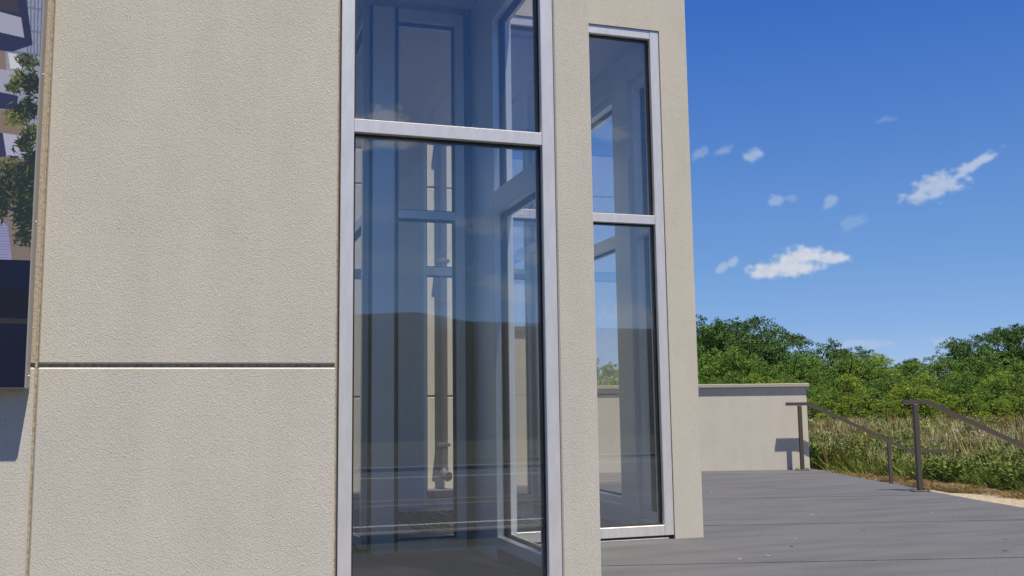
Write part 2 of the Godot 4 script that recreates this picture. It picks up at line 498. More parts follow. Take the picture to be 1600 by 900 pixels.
# a window: x or z range along the wall, y range, members; axis 0 runs along x, axis 2 along z. depth range d0 (inner) to d1 (outer)
func window(parent: Node, axis: int, from: float, to: float, lo: float, hi: float, d0: float, d1: float, jamb: Array, sill: float, head: float, transoms: Array, frame: Material, double := true) -> Node3D:
	var w := group_node("window", parent)
	var P := func(s: float, y: float, d: float) -> Vector3:
		return Vector3(s, y, d) if axis == 0 else Vector3(d, y, s)
	var out := 1.0 if d1 > d0 else -1.0
	block("jamb", P.call(from, lo, d0), P.call(from + jamb[0], hi, d1), frame, w, 0.002)
	block("jamb", P.call(to - jamb[1], lo, d0), P.call(to, hi, d1), frame, w, 0.002)
	var a: float = from + jamb[0] + 0.001
	var b: float = to - jamb[1] - 0.001
	var e := 0.0015 * out
	block("sill", P.call(a, lo, d0), P.call(b, lo + sill, d1 - e), frame, w, 0.002)
	block("head", P.call(a, hi - head, d0), P.call(b, hi, d1 - e), frame, w, 0.002)
	for t in transoms:
		block("transom", P.call(a, t[0], d0), P.call(b, t[1], d1 - e), frame, w, 0.002)
	var edges := [lo + sill]
	for t in transoms:
		edges.append(t[0])
		edges.append(t[1])
	edges.append(hi - head)
	var mid := lerpf(d0, d1, 0.55)
	for k in range(0, edges.size(), 2):
		var y0: float = edges[k]
		var y1: float = edges[k + 1]
		# black glazing strips round the pane
		var g := 0.011
		var f0 := mid - 0.020
		var f1 := mid + 0.020
		block("gasket", P.call(a, y0, f0), P.call(a + g, y1, f1), M.gasket, w, 0.001)
		block("gasket", P.call(b - g, y0, f0), P.call(b, y1, f1), M.gasket, w, 0.001)
		block("gasket", P.call(a + g, y0, f0), P.call(b - g, y0 + g, f1), M.gasket, w, 0.001)
		block("gasket", P.call(a + g, y1 - g, f0), P.call(b - g, y1, f1), M.gasket, w, 0.001)
		for s in ([-0.014, 0.0, 0.014] if double else [0.0]):
			block("pane", P.call(a + g - 0.004, y0 + g - 0.004, mid + s - 0.002), P.call(b - g + 0.004, y1 - g + 0.004, mid + s + 0.002), M.glass, w, 0.0)
	return w

func build_building():
	var b := thing("stucco_building", "beige stucco building with tall silver framed windows beside the grey terrace", "building")
	# front wall: a core, and stucco panels on it parted by grooves
	block("wall_core", Vector3(-4.0, -0.2, Z1 - 0.22), Vector3(0.585, TOP, Z1 - 0.015), M.sealant, b)
	var f := 0.007
	for y in [[-0.05, 1.096], [1.112, 3.545], [3.561, TOP]]:
		block("wall_panel", Vector3(-0.644, y[0], Z1 - 0.015), Vector3(0.577, y[1], Z1), M.stucco, b, f)
		block("wall_panel", Vector3(-4.0, y[0], Z1 - 0.015), Vector3(-0.655 if y[0] < 0 else -0.692, y[1], Z1 - 0.001), M.stucco, b, f)
		if y[0] > 0:      # the edge beside the sign is stained tan by run-off
			block("stained_edge", Vector3(-0.6915, y[0], Z1 - 0.015), Vector3(-0.654, y[1], Z1 - 0.001), M.stained_stucco, b, 0.004)
	block("pier", Vector3(1.654, -0.05, Z1 - 0.22), Vector3(1.848, TOP, Z1), M.stucco, b, 0.006)
	block("header_panel", Vector3(0.587, 3.642, Z1 - 0.22), Vector3(1.652, TOP, Z1 - 0.001), M.stucco, b, 0.004)
	window(b, 0, 0.594, 1.650, 0.02, 3.636, Z1 - 0.125, Z1 - 0.006, [0.061, 0.064], 0.072, 0.062, [[2.197, 2.26]], M.aluminium)
	# return wall between the front wall and the one set back, with a window in it
	var x0 := 1.715
	var x1 := 1.848
	block("pier", Vector3(x0, 0.0, Z2 + 0.001), Vector3(x1 - 0.001, TOP, -5.78), M.inner_frame, b)
	block("wall_core", Vector3(x0, 0.0, -4.86), Vector3(x1 - 0.001, TOP, Z1 - 0.221), M.smooth_stucco, b)
	block("header_panel", Vector3(x0, 3.42, -5.779), Vector3(x1 - 0.001, TOP, -4.861), M.smooth_stucco, b)
	block("wall_base", Vector3(x0 + 0.005, 0.0, -5.779), Vector3(x1 - 0.002, 0.08, -4.861), M.gasket, b)
	window(b, 2, -5.779, -4.861, 0.08, 3.42, x0 - 0.004, x1 - 0.02, [0.03, 0.05], 0.065, 0.06, [[2.10, 2.245]], M.inner_frame, false)
	# wall set back: window, pier at the corner, header
	obj("corner_wall", prism(PackedVector2Array([Vector2(1.0, -3.640), Vector2(3.143, -3.640), Vector2(3.143, 0.05), Vector2(3.361, 0.05), Vector2(3.361, -TOP), Vector2(1.0, -TOP)]), Z2 - 0.16, Z2), M.stucco, b, Vector3.ZERO, Basis(Vector3.RIGHT, PI / 2))
	block("sill_gap", Vector3(1.874, 0.0, Z2 - 0.12), Vector3(3.142, 0.0255, Z2 - 0.016), M.gasket, b, 0.001)
	block("sill_gap", Vector3(0.594, 0.0, Z1 - 0.12), Vector3(1.652, 0.0195, Z1 - 0.016), M.gasket, b, 0.001)
	block("joint_sealant", Vector3(0.5855, -0.05, Z1 - 0.1), Vector3(0.5935, TOP, Z1 - 0.02), M.dark_sealant, b, 0.001)
	window(b, 0, 1.874, 3.138, 0.026, 3.636, Z2 - 0.125, Z2 - 0.006, [0.061, 0.068], 0.068, 0.062, [[2.197, 2.26]], M.aluminium)
	block("wall_core", Vector3(1.665, 0.0, Z2 - 0.15), Vector3(1.87, 3.639, Z2), M.dark_panel, b)
	# inner window between the front room and the lobby, in the same plane
	window(b, 0, 1.04, 1.664, 0.012, 3.60, Z2 - 0.13, Z2 - 0.01, [0.15, 0.06], 0.068, 0.085, [[2.16, 2.215]], M.inner_frame, false)
	for x in [1.028, 1.200]:
		block("glazing_strip", Vector3(x - 0.012, 0.012, Z2 - 0.012), Vector3(x + (0.011 if x < 1.1 else 0.012), 3.599, Z2 - 0.004), M.gasket, b, 0.001)
	# lobby: right wall of glass and posts
	block("pier", Vector3(3.10, 0.0, -7.06), Vector3(3.34, 3.42, -6.78), M.inner_frame, b)
	block("pier", Vector3(3.10, 0.0, Z3), Vector3(3.34, 3.42, -8.82), M.inner_frame, b)
	block("header_panel", Vector3(3.10, 3.42, Z3), Vector3(3.345, TOP, Z2 - 0.161), M.inner_wall, b)
	block("wall_base", Vector3(3.11, 0.0, -6.779), Vector3(3.34, 0.09, Z2 - 0.162), M.inner_frame, b)
	block("wall_base", Vector3(3.11, 0.0, -8.819), Vector3(3.34, 0.16, -7.061), M.inner_frame, b)
	window(b, 2, -6.779, Z2 - 0.162, 0.09, 3.42, 3.14, 3.30, [0.03, 0.06], 0.05, 0.06, [[2.19, 2.27]], M.aluminium, false)
	window(b, 2, -8.819, -7.061, 0.16, 3.42, 3.14, 3.30, [0.05, 0.03], 0.05, 0.06, [[2.19, 2.27]], M.inner_frame, false)
	# lobby: back wall and its window
	block("lobby_wall", Vector3(1.0, 0.0, Z3 - 0.15), Vector3(2.0, TOP, Z3), M.inner_wall, b)
	block("header_panel", Vector3(2.001, 3.55, Z3 - 0.15), Vector3(3.34, TOP, Z3 - 0.001), M.inner_wall, b)
	block("pier", Vector3(3.101, 0.0, Z3 - 0.15), Vector3(3.34, 3.549, Z3 - 0.002), M.inner_wall, b)
	window(b, 0, 2.001, 3.10, 0.02, 3.549, Z3 - 0.13, Z3 - 0.02, [0.03, 0.05], 0.06, 0.06, [[2.18, 2.26]], M.inner_frame, false)
	# lobby: left wall towards the front room
	window(b, 2, -7.45, Z2 - 0.161, 0.02, 3.62, 1.0, 1.06, [0.06, 0.05], 0.07, 0.07, [[2.14, 2.21]], M.inner_frame, false)
	window(b, 2, Z3, -7.451, 0.02, 3.62, 1.0, 1.06, [0.06, 0.06], 0.07, 0.07, [[2.14, 2.21]], M.inner_frame, false)
	# front room and roof
	block("header_panel", Vector3(-4.0, 3.46, -9.22), Vector3(-3.8, TOP, Z1 - 0.221), M.inner_wall, b)
	for k in 3:
		window(b, 2, -9.05 + k * 1.455, -7.596 + k * 1.455, 0.0, 3.459, -3.83, -3.97, [0.06, 0.06], 0.1, 0.06, [[2.14, 2.21]], M.inner_frame, false)
	block("header_panel", Vector3(-3.799, 3.46, -9.22), Vector3(0.999, TOP, -9.05), M.inner_wall, b)
	for k in 3:
		window(b, 0, -3.799 + k * 1.6, -2.201 + k * 1.6, 0.0, 3.459, -9.2, -9.08, [0.06, 0.06], 0.1, 0.06, [[2.14, 2.21]], M.inner_frame, false)
	block("interior_floor", Vector3(-3.8, -0.05, -9.05), Vector3(0.999, 0.008, Z1 - 0.224), M.carpet, b)
	block("interior_floor", Vector3(1.0, -0.05, Z2 - 0.002), Vector3(1.714, 0.008, Z1 - 0.225), M.carpet, b)
	block("interior_floor", Vector3(0.586, -0.05, Z1 - 0.223), Vector3(1.653, 0.012, Z1 - 0.03), M.carpet, b)
	block("interior_floor", Vector3(1.061, -0.05, Z3 + 0.001), Vector3(3.099, 0.010, Z2 - 0.004), M.lobby_floor, b)
	block("ceiling", Vector3(-3.8, 3.645, -9.049), Vector3(0.998, 3.72, Z1 - 0.226), M.ceiling_board, b)
	block("ceiling", Vector3(0.999, 3.645, Z2 + 0.001), Vector3(1.713, 3.72, Z1 - 0.226), M.ceiling_board, b)
	block("ceiling", Vector3(0.999, 3.645, Z3 + 0.001), Vector3(3.099, 3.72, Z2 - 0.163), M.ceiling_board, b)
	block("roof_slab", Vector3(-3.79, 4.5, -9.04), Vector3(0.997, 4.7, Z1 - 0.226), M.concrete, b)
	block("roof_slab", Vector3(0.998, 4.5, Z2 + 0.002), Vector3(1.712, 4.7, Z1 - 0.227), M.concrete, b)
	block("roof_slab", Vector3(0.998, 4.5, Z3 + 0.002), Vector3(3.098, 4.7, Z2 - 0.164), M.concrete, b)

func build_rear_wing():
	var b := thing("stucco_rear_wall", "sunlit stucco wall seen through the lobby glass with a grey downpipe", "wall")
	var z := -11.30
	block("wall_core", Vector3(-1.0, -0.1, z - 0.3), Vector3(3.2, 5.2, z - 0.021), M.sealant, b)
	for y in [[-0.05, 1.05], [1.07, 3.545], [3.565, 5.2]]:
		block("wall_panel", Vector3(-1.0, y[0], z - 0.02), Vector3(3.2, y[1], z), M.smooth_stucco, b, 0.006)
	var p := group_node("downpipe", b)
	obj("pipe", one_tube([Vector3(2.70, 4.6, z + 0.085), Vector3(2.70, 0.22, z + 0.085)], [0.052, 0.052], 14), M.pipe_paint, p)
	obj("shoe", one_tube([Vector3(2.70, 0.24, z + 0.085), Vector3(2.70, 0.17, z + 0.10), Vector3(2.73, 0.14, z + 0.2)], [0.058, 0.058, 0.055], 14), M.pipe_paint, p)
	for y in [0.5, 2.65, 4.2]:
		block("bracket", Vector3(2.63, y - 0.02, z), Vector3(2.77, y + 0.02, z + 0.145), M.pipe_paint, p)
	var w := thing("stucco_screen_wall", "low stucco wall with dark coping seen through the lobby glass", "wall")
	block("wall_panel", Vector3(3.3, -0.05, z - 0.2), Vector3(4.25, 1.82, z + 0.05), M.smooth_stucco, w, 0.006)
	block("coping", Vector3(3.27, 1.82, z - 0.23), Vector3(4.28, 1.89, z + 0.08), M.pipe_paint, w)

func build_parapet():
	var e := Vector3(8.240, 0, -12.157)
	var u := OUT
	var w := thing("parapet_wall", "low beige stucco wall with pale coping beyond the terrace", "wall", e)
	w.rotation.y = atan2(-u.z, u.x)
	block("wall_body", Vector3(-5.2, -0.05, -0.22), Vector3(0, 1.162, 0), M.smooth_stucco, w, 0.006)
	block("coping", Vector3(-5.2, 1.162, -0.26), Vector3(0.035, 1.213, 0.04), M.coping, w, 0.006)

# ---------------------------------------------------------------- sign

func fill_poly(im: Image, pts: Array, c: Color):
	var y0 := 1e9
	var y1 := -1e9
	for p in pts:
		y0 = minf(y0, p.y); y1 = maxf(y1, p.y)
	for y in range(maxi(0, int(y0)), mini(im.get_height() - 1, int(y1)) + 1):
		var xs := []
		for i in pts.size():
			var a: Vector2 = pts[i]
			var b: Vector2 = pts[(i + 1) % pts.size()]
			if (a.y <= y + 0.5) != (b.y <= y + 0.5):
				xs.append(a.x + (y + 0.5 - a.y) / (b.y - a.y) * (b.x - a.x))
		xs.sort()
		for i in range(0, xs.size() - 1, 2):
			im.fill_rect(Rect2i(int(xs[i]), y, maxi(1, int(xs[i + 1]) - int(xs[i])), 1).intersection(Rect2i(0, 0, im.get_width(), im.get_height())), c)

func build_sign():
	var right := -0.67
	var wide := 0.95
	var lo := 1.008
	var high := 2.25
	var front := Z1 + 0.105
	var s := thing("wall_sign", "large printed sign showing a white apartment block behind trees", "sign", Vector3(right - wide / 2, lo, Z1))
	block("frame", Vector3(-wide / 2, 0, 0.002), Vector3(wide / 2, high, 0.103), M.sign_metal, s, 0.003)
	# the print, 500 pixels to the metre
	var q := 600.0
	var im := Image.create(int(wide * q), int(high * q), false, Image.FORMAT_RGB8)
	im.fill(Color8(150, 156, 172))
	var at := func(d: float, y: float) -> Vector2: return Vector2((wide - d) * q, (lo + high - y) * q)
	var draw := func(pts: Array, c: Color): fill_poly(im, pts.map(func(p): return at.call(p[0], p[1])), c)
	draw.call([[0.95, 3.3], [0, 3.3], [0, 2.7], [0.95, 2.7]], Color8(84, 122, 178))
	for k in 5:
		draw.call([[0.075 - k * 0.017, 2.9], [0.071 - k * 0.017, 2.9], [0.045 - k * 0.012, 2.40], [0.050 - k * 0.012, 2.40]], Color8(104, 112, 140))
		draw.call([[0.95, 2.86 - k * 0.1], [0, 2.80 - k * 0.1], [0, 2.79 - k * 0.1], [0.95, 2.85 - k * 0.1]], Color8(116, 124, 152))
	draw.call([[0.95, 2.95], [0.09, 2.8], [0.03, 2.438], [0.103, 2.402], [0.95, 2.38]], Color8(54, 58, 82))
	draw.call([[0.95, 2.9], [0.13, 2.78], [0.085, 2.57], [0.95, 2.62]], Color8(72, 66, 74))
	draw.call([[0.95, 2.66], [0.171, 2.57], [0.079, 2.552], [0.063, 2.465], [0.167, 2.481], [0.95, 2.55]], Color8(168, 170, 186))
	draw.call([[0.95, 2.39], [0.163, 2.402], [0.132, 2.399], [0.124, 2.318], [0.95, 2.32]], Color8(140, 122, 108))
	draw.call([[0.122, 2.395], [0.067, 2.387], [0.067, 2.331], [0.11, 2.327]], Color8(212, 212, 210))
	draw.call([[0.95, 2.36], [0.16, 2.323], [0.073, 2.314], [0.088, 2.22], [0.95, 2.25]], Color8(166, 168, 184))
	draw.call([[0.95, 2.25], [0.155, 2.225], [0.076, 2.213], [0.078, 2.152], [0.95, 2.16]], Color8(54, 58, 84))
	draw.call([[0.95, 2.16], [0.151, 2.150], [0.07, 2.15], [0.03, 2.04], [0.95, 2.05]], Color8(138, 122, 104))
	draw.call([[0.126, 2.051], [0.006, 2.041], [0.007, 1.946], [0.107, 1.95]], Color8(180, 180, 198))
	draw.call([[0.95, 2.052], [0.126, 2.051], [0.107, 1.95], [0.95, 1.937]], Color8(60, 62, 90))
	draw.call([[0.95, 1.95], [0.0, 1.95], [0.0, 1.524], [0.95, 1.524]], Color8(132, 120, 108))
	draw.call([[0.95, 1.80], [0.13, 1.70], [0.089, 1.66], [0.069, 1.524], [0.95, 1.522]], Color8(150, 152, 184))
	for k in 14:
		draw.call([[0.95, 1.535 + k * 0.011], [0.08, 1.535 + k * 0.011], [0.08, 1.532 + k * 0.011], [0.95, 1.532 + k * 0.011]], Color8(116, 116, 160))
	# printed foliage: lance-shaped leaves in tufts
	var r := RandomNumberGenerator.new()
	r.seed = 5
	for t in [[0.046, 2.367, 0.03, 1], [0.067, 2.282, 0.035, 2], [0.03, 2.271, 0.04, 0], [0.10, 2.25, 0.02, 1], [0.084, 2.12, 0.035, 2], [0.037, 2.161, 0.045, 0], [0.02, 2.06, 0.03, 1], [0.043, 2.011, 0.03, 0], [0.01, 1.95, 0.03, 0], [0.086, 1.90, 0.04, 1], [0.03, 1.88, 0.06, 0], [0.09, 1.82, 0.07, 0], [0.03, 1.78, 0.06, 0], [0.02, 1.70, 0.05, 0], [0.026, 1.623, 0.028, 0], [0.14, 1.74, 0.05, 0], [0.3, 2.0, 0.12, 0], [0.45, 1.9, 0.14, 1], [0.7, 1.9, 0.16, 0]]:
		for k in int(3800 * t[2]):
			var cx: float = t[0] + r.randfn(0, t[2] * 0.5)
			var cy: float = t[1] + r.randfn(0, t[2] * 0.5)
			var a := r.randf_range(-2.6, 0.4)
			var d := Vector2(cos(a), sin(a)) * r.randf_range(0.012, 0.022)
			var n := Vector2(-d.y, d.x) * 0.2
			var g := [Color8(50, 58, 42), Color8(98, 110, 54), Color8(146, 150, 74)]
			var c: Color = g[clampi(t[3] + (1 if r.randf() > 0.8 else 0) - (1 if r.randf() > 0.6 else 0), 0, 2)].lerp(Color8(30, 34, 34), r.randf() * 0.5)
			draw.call([[cx - d.x, cy - d.y], [cx + n.x, cy + n.y], [cx + d.x, cy + d.y], [cx - n.x, cy - n.y]], c)
	draw.call([[0.95, 1.528], [0.0, 1.524], [0.0, 1.0], [0.95, 1.0]], Color8(27, 29, 48))
	draw.call([[0.95, 1.44], [0.0, 1.40], [0.0, 1.30], [0.95, 1.32]], Color8(30, 29, 34))
	draw.call([[0.95, 1.295], [0.0, 1.285], [0.0, 1.265], [0.95, 1.27]], Color8(56, 52, 50))
	var m := plain("printed_sheet", Color.WHITE, 0.22)
	m.albedo_texture = ImageTexture.create_from_image(im)
	var sheet := QuadMesh.new()
	sheet.size = Vector2(wide - 0.008, high - 0.008)
	obj("printed_sheet", sheet, m, s, Vector3(0, high / 2, 0.105))
	for y in [1.325, 0.69, 0.05, 1.95]:
		obj("screw", one_tube([Vector3(wide / 2 - 0.001, y, 0.04), Vector3(wide / 2 + 0.003, y, 0.04)], [0.006, 0.005], 8), M.zinc, s)

# ---------------------------------------------------------------- steps, rails, mat

const OUT := Vector3(0.963, 0, 0.27)       # the way down the steps

func build_steps():
	var o := thing("concrete_steps", "grey concrete steps going down from the terrace edge between two handrails", "steps", Vector3(7.66, LOW, -10.3))
	o.rotation.y = atan2(-OUT.z, OUT.x)
	for k in 3:
		var h: float = 0.51 - k * 0.17
		block("step", Vector3(0.115 + k * 0.33, -0.1, -1.7), Vector3(0.44 + k * 0.33, h, 1.7), M.concrete, o, 0.01)

func build_handrail(label: String, at: Vector3, far: bool):
	var o := thing("handrail", label, "handrail", at, "handrails of the terrace steps")
	var back := -0.19 if far else -0.13
	var knee := 0.13
	var end := 1.55
	var y := 0.92
	var low := y - (end - knee) * 0.478
	obj("rail", bar([OUT * back + Vector3(0, y, 0), OUT * knee + Vector3(0, y, 0), OUT * end + Vector3(0, low, 0), OUT * (end + 0.48) + Vector3(0, low, 0)], 0.045, 0.045), M.bronze_steel, o)
	var turn := Basis(Vector3.UP, atan2(-OUT.z, OUT.x))
	obj("post", cbox(Vector3(0.05, y - 0.0235, 0.05), 0.004), M.bronze_steel, o, Vector3(0, (y - 0.0235) / 2 , 0), turn)
	obj("base_plate", cbox(Vector3(0.17, 0.012, 0.13), 0.003), M.bronze_steel, o, Vector3(0, 0.0061, 0), turn)
	for k in [[-1, -1], [1, -1], [1, 1], [-1, 1]]:
		obj("bolt", one_tube([Vector3(0, 0.012, 0), Vector3(0, 0.032, 0)], [0.011, 0.009], 6), M.zinc if k[0] < 0 else M.bronze_steel, o, turn * Vector3(k[0] * 0.065, 0, k[1] * 0.045))
	var t := 1.24
	var ry := y - (t - knee) * 0.478 - 0.026
	var foot := LOW + 0.01
	obj("post", cbox(Vector3(0.045, ry - foot, 0.045), 0.004), M.bronze_steel, o, OUT * t + Vector3(0, (ry + foot) / 2, 0), turn)

func build_mat():
	var o := thing("entrance_mat", "dark ribbed entrance mat lying on the lobby floor", "mat", Vector3(1.98, 0.010, -7.9))
	block("backing", Vector3(-0.42, 0, -0.68), Vector3(0.55, 0.008, 0.68), M.mat_rubber, o)
	for k in 13:
		var x := -0.39 + k * 0.0735
		block("rib", Vector3(x, 0.008, -0.67), Vector3(x + 0.05, 0.016, 0.67), M.mat_rubber, o, 0.002)
		if k > 2:
			block("fibre_strip", Vector3(x + 0.052, 0.008, 0.30), Vector3(x + 0.071, 0.014, 0.62), M.mat_fibre, o, 0.001)

func build_litter():
	var pale := plain("dry_leaf", lin(0.36, 0.34, 0.30), 0.8)
	var brown := plain("brown_leaf", lin(0.06, 0.045, 0.03), 0.8)
	var k := 0
	for p in [[1234, 756], [1112, 769], [1243, 842], [1200, 869], [1155, 874], [1187, 828], [1284, 805], [1300, 756], [1269, 805], [1456, 801], [1512, 790], [1570, 843], [1490, 802], [1350, 829], [1570, 861], [1237, 854], [1190, 787], [1303, 760]]:
		var d := ray(p[0], p[1])
		var at := Vector3(0, 0.9, 0) + d * (0.9 / -d.y)
		var dark := k > 12
		var st := SurfaceTool.new()
		st.begin(Mesh.PRIMITIVE_TRIANGLES)
		var n := 7
		var rim := []
		for j in n:                                  # a curled leaf: a rim of uneven points round a low middle
			var a := TAU * j / n
			rim.append(Vector3(cos(a) * rng.randf_range(0.014, 0.026), rng.randf_range(0.001, 0.005), sin(a) * rng.randf_range(0.006, 0.010)))
		for j in n:
			tri(st, Vector3(0, 0.002, 0), rim[j], rim[(j + 1) % n], Vector3.UP)
		var o := obj("dead_leaf", st.commit(), brown if dark else pale, self, at + Vector3(0, 0.001, 0), Basis(Vector3.UP, rng.randf() * TAU))
		tag(o, "small dark brown dead leaf lying on the terrace paving" if dark else "small pale dried leaf lying on the terrace paving", "leaf", "brown leaves on the terrace" if dark else "pale leaves on the terrace")
		k += 1

# ---------------------------------------------------------------- trees and meadow

class Leaves:
	var v := PackedVector3Array()
	var n := PackedVector3Array()
	var c := PackedColorArray()
	func add(p: Vector3, d: Vector3, w: Vector3, tint: Color):
		var nn := d.cross(w).normalized()
		if nn.y < 0:
			nn = -nn
			w = -w
		for q in [p, p + d * 0.5 + w, p + d, p, p + d, p + d * 0.5 - w]:
			v.append(q)
			n.append(nn)
			c.append(tint)
	func mesh() -> ArrayMesh:
		var a := []
		a.resize(Mesh.ARRAY_MAX)
		a[Mesh.ARRAY_VERTEX] = v
		a[Mesh.ARRAY_NORMAL] = n
		a[Mesh.ARRAY_COLOR] = c
		var m := ArrayMesh.new()
		m.add_surface_from_arrays(Mesh.PRIMITIVE_TRIANGLES, a)
		return m

func aim(r: RandomNumberGenerator) -> Vector3:
	var y := r.randf_range(-1, 1)
	var a := r.randf() * TAU
	return Vector3(sqrt(1 - y * y) * cos(a), y, sqrt(1 - y * y) * sin(a))

# a tree one metre high: a trunk with limbs, and a crown of leaf tufts spread over lobes. wide is the crown's width to its height
func tree_meshes(sd: int, wide: float, crown_from: float, lobes: int, tufts: int, per: int, leaf: float, tints: Array) -> Array:
	var r := RandomNumberGenerator.new()
	r.seed = sd
	var wood := SurfaceTool.new()
	wood.begin(Mesh.PRIMITIVE_TRIANGLES)
	var L := Leaves.new()
	var balls := []
	for k in lobes:
		var a := TAU * (k + r.randf() * 0.7) / lobes * 2.4
		var f := float(k) / maxf(1, lobes - 1)
		var y := lerpf(crown_from + 0.13, 0.84, f) + r.randf_range(-0.04, 0.04)
		var spread := wide * 0.35 * sqrt(maxf(0.05, 1.0 - pow(2.0 * absf((y - crown_from) / (1.0 - crown_from) - 0.45), 2.2)))
		var size := r.randf_range(0.14, 0.205) * lerpf(1.1, 0.95, f)
		balls.append([Vector3(cos(a) * spread, y, sin(a) * spread), Vector3(size * wide * 1.15, size * 0.95, size * wide * 1.15)])
	tube(wood, [Vector3(0, -0.02, 0), Vector3(0.008, crown_from * 0.6, 0), Vector3(-0.01, crown_from + 0.15, 0.01), Vector3(0.01, 0.8, 0)], [0.03, 0.022, 0.017, 0.006], 8)
	for b in balls:
		var foot := Vector3(0, maxf(0.08, b[0].y - 0.28), 0)
		tube(wood, [foot, foot.lerp(b[0], 0.55) + Vector3(0, 0.03, 0), b[0] + Vector3(0, b[1].y * 0.5, 0)], [0.013, 0.008, 0.003], 6)
	for t in tufts:
		var b: Array = balls[r.randi() % balls.size()]
		var d := aim(r)
		if d.y < -0.3 and r.randf() < 0.6: d.y = -d.y
		var c: Vector3 = b[0] + d * b[1] * pow(r.randf_range(0.25, 1.0), 0.6) * r.randf_range(0.85, 1.12)
		if c.y > 1.0: c.y = 1.0 - r.randf() * 0.05
		var tint: Color = tints[r.randi() % tints.size()] * 2.0
		tint = tint * r.randf_range(0.75, 1.25)
		var size := r.randf_range(0.018, 0.042)
		for k in per:
			var p := c + aim(r) * Vector3(size * 1.25, size * 0.75, size * 1.25) * pow(r.randf(), 0.4)
			var along := (aim(r) + d * 0.6 + Vector3(0, -0.15, 0)).normalized()
			var across := along.cross(aim(r)).normalized()
			L.add(p, along * leaf * r.randf_range(0.7, 1.3), across * leaf * 0.33, tint * r.randf_range(0.85, 1.15))
	return [wood.commit(), L.mesh()]

func build_trees():
	var dark := [Color(0.035, 0.070, 0.018), Color(0.045, 0.085, 0.022), Color(0.028, 0.058, 0.018), Color(0.06, 0.10, 0.025)]
	var mid := [Color(0.065, 0.115, 0.022), Color(0.08, 0.13, 0.025), Color(0.05, 0.095, 0.02), Color(0.095, 0.145, 0.03)]
	var lime := [Color(0.12, 0.165, 0.022), Color(0.10, 0.145, 0.02), Color(0.145, 0.18, 0.028), Color(0.08, 0.12, 0.02)]
	var kinds := [
		tree_meshes(101, 0.95, 0.22, 13, 620, 26, 0.018, dark), tree_meshes(102, 0.85, 0.25, 12, 560, 26, 0.018, dark),
		tree_meshes(103, 0.95, 0.12, 12, 620, 26, 0.019, mid), tree_meshes(104, 1.05, 0.08, 13, 640, 26, 0.019, mid),
		tree_meshes(105, 1.1, 0.05, 12, 620, 26, 0.022, lime), tree_meshes(106, 1.3, 0.02, 11, 460, 24, 0.030, lime)]
	var names := ["tall_tree", "tall_tree", "broadleaf_tree", "broadleaf_tree", "bushy_tree", "leafy_shrub"]
	var labels := ["tall dark green tree rising above the wood behind the meadow", "", "mid green rounded tree in the wood behind the meadow", "", "yellow green bushy tree at the front of the wood", "low yellow green shrub where the meadow meets the wood"]
	labels[1] = labels[0]
	labels[3] = labels[2]
	var sorts := ["tree", "tree", "tree", "tree", "tree", "shrub"]
	var groups := ["tall trees of the wood", "tall trees of the wood", "rounded trees of the wood", "rounded trees of the wood", "bushy trees of the wood", "shrubs before the wood"]
	# where each stands: photograph column, row of its top, metres away, kind
	var spots := [[1060, 500, 101, 1], [1092, 486, 100, 0], [1122, 489, 101, 1], [1150, 494, 103, 0], [1180, 503, 98, 1], [1196, 520, 99, 0], [1218, 548, 116, 1], [1272, 519, 103, 0], [1345, 542, 116, 1], [1325, 548, 112, 0], [1410, 561, 118, 0], [1525, 525, 99, 1], [1552, 514, 97, 0], [1585, 516, 98, 1], [1610, 510, 99, 0], [1640, 505, 98, 0], [1690, 530, 100, 1],
		[1040, 530, 94, 2], [1085, 535, 92, 3], [1120, 545, 90, 2], [1162, 540, 91, 3], [1205, 555, 93, 2], [1240, 552, 92, 3], [1298, 545, 94, 2], [1330, 553, 92, 3], [1372, 553, 94, 4], [1402, 560, 93, 2], [1440, 556, 96, 3], [1470, 557, 93, 2], [1500, 562, 95, 3], [1526, 556, 91, 2], [1568, 548, 90, 3], [1606, 560, 89, 2], [1655, 552, 91, 3], [1700, 560, 92, 2],
		[1000, 570, 86, 4], [1060, 578, 85, 4], [1140, 580, 84, 3], [1195, 584, 83, 4], [1252, 574, 85, 2], [1285, 592, 80, 3], [1318, 585, 82, 4], [1362, 590, 82, 2], [1398, 578, 84, 3], [1432, 584, 80, 4], [1462, 592, 84, 2], [1494, 586, 82, 3], [1535, 580, 81, 2], [1578, 578, 83, 4], [1620, 585, 82, 3], [1670, 585, 84, 4],
		[1215, 602, 78, 5], [1268, 612, 76, 5], [1300, 622, 77, 5], [1345, 612, 78, 5], [1385, 620, 76, 5], [1420, 600, 78, 5], [1466, 618, 77, 5], [1510, 610, 78, 5], [1556, 622, 76, 5], [1595, 614, 78, 5], [1640, 616, 77, 5],
		[930, 560, 95, 3], [880, 545, 98, 0], [820, 560, 96, 2], [955, 590, 84, 4], [900, 588, 85, 3]]
	var made := {}
	for k in spots.size():
		var s: Array = spots[k]
		var flat := ray(s[0], 632.0)
		flat.y = 0
		flat = flat.normalized()
		var top := ray(s[0], s[1])
		var high: float = 0.9 - LOW + s[2] * top.y / Vector2(top.x, top.z).length()
		var foot := Vector3(0, LOW, 0) + flat * float(s[2])
		var o: Node3D
		var kind: int = s[3]
		if made.has(kind):
			o = made[kind].duplicate()
			o.name = numbered(names[kind])
			add_child(o)
		else:
			o = thing(names[kind], labels[kind], sorts[kind], Vector3.ZERO, groups[kind])
			obj("trunk", kinds[kind][0], M.bark, o)
			obj("crown", kinds[kind][1], M.leaf, o)
			made[kind] = o
		o.transform = Transform3D(Basis(Vector3.UP, rng.randf() * TAU).scaled(Vector3(1, 1, 1) * high), foot)

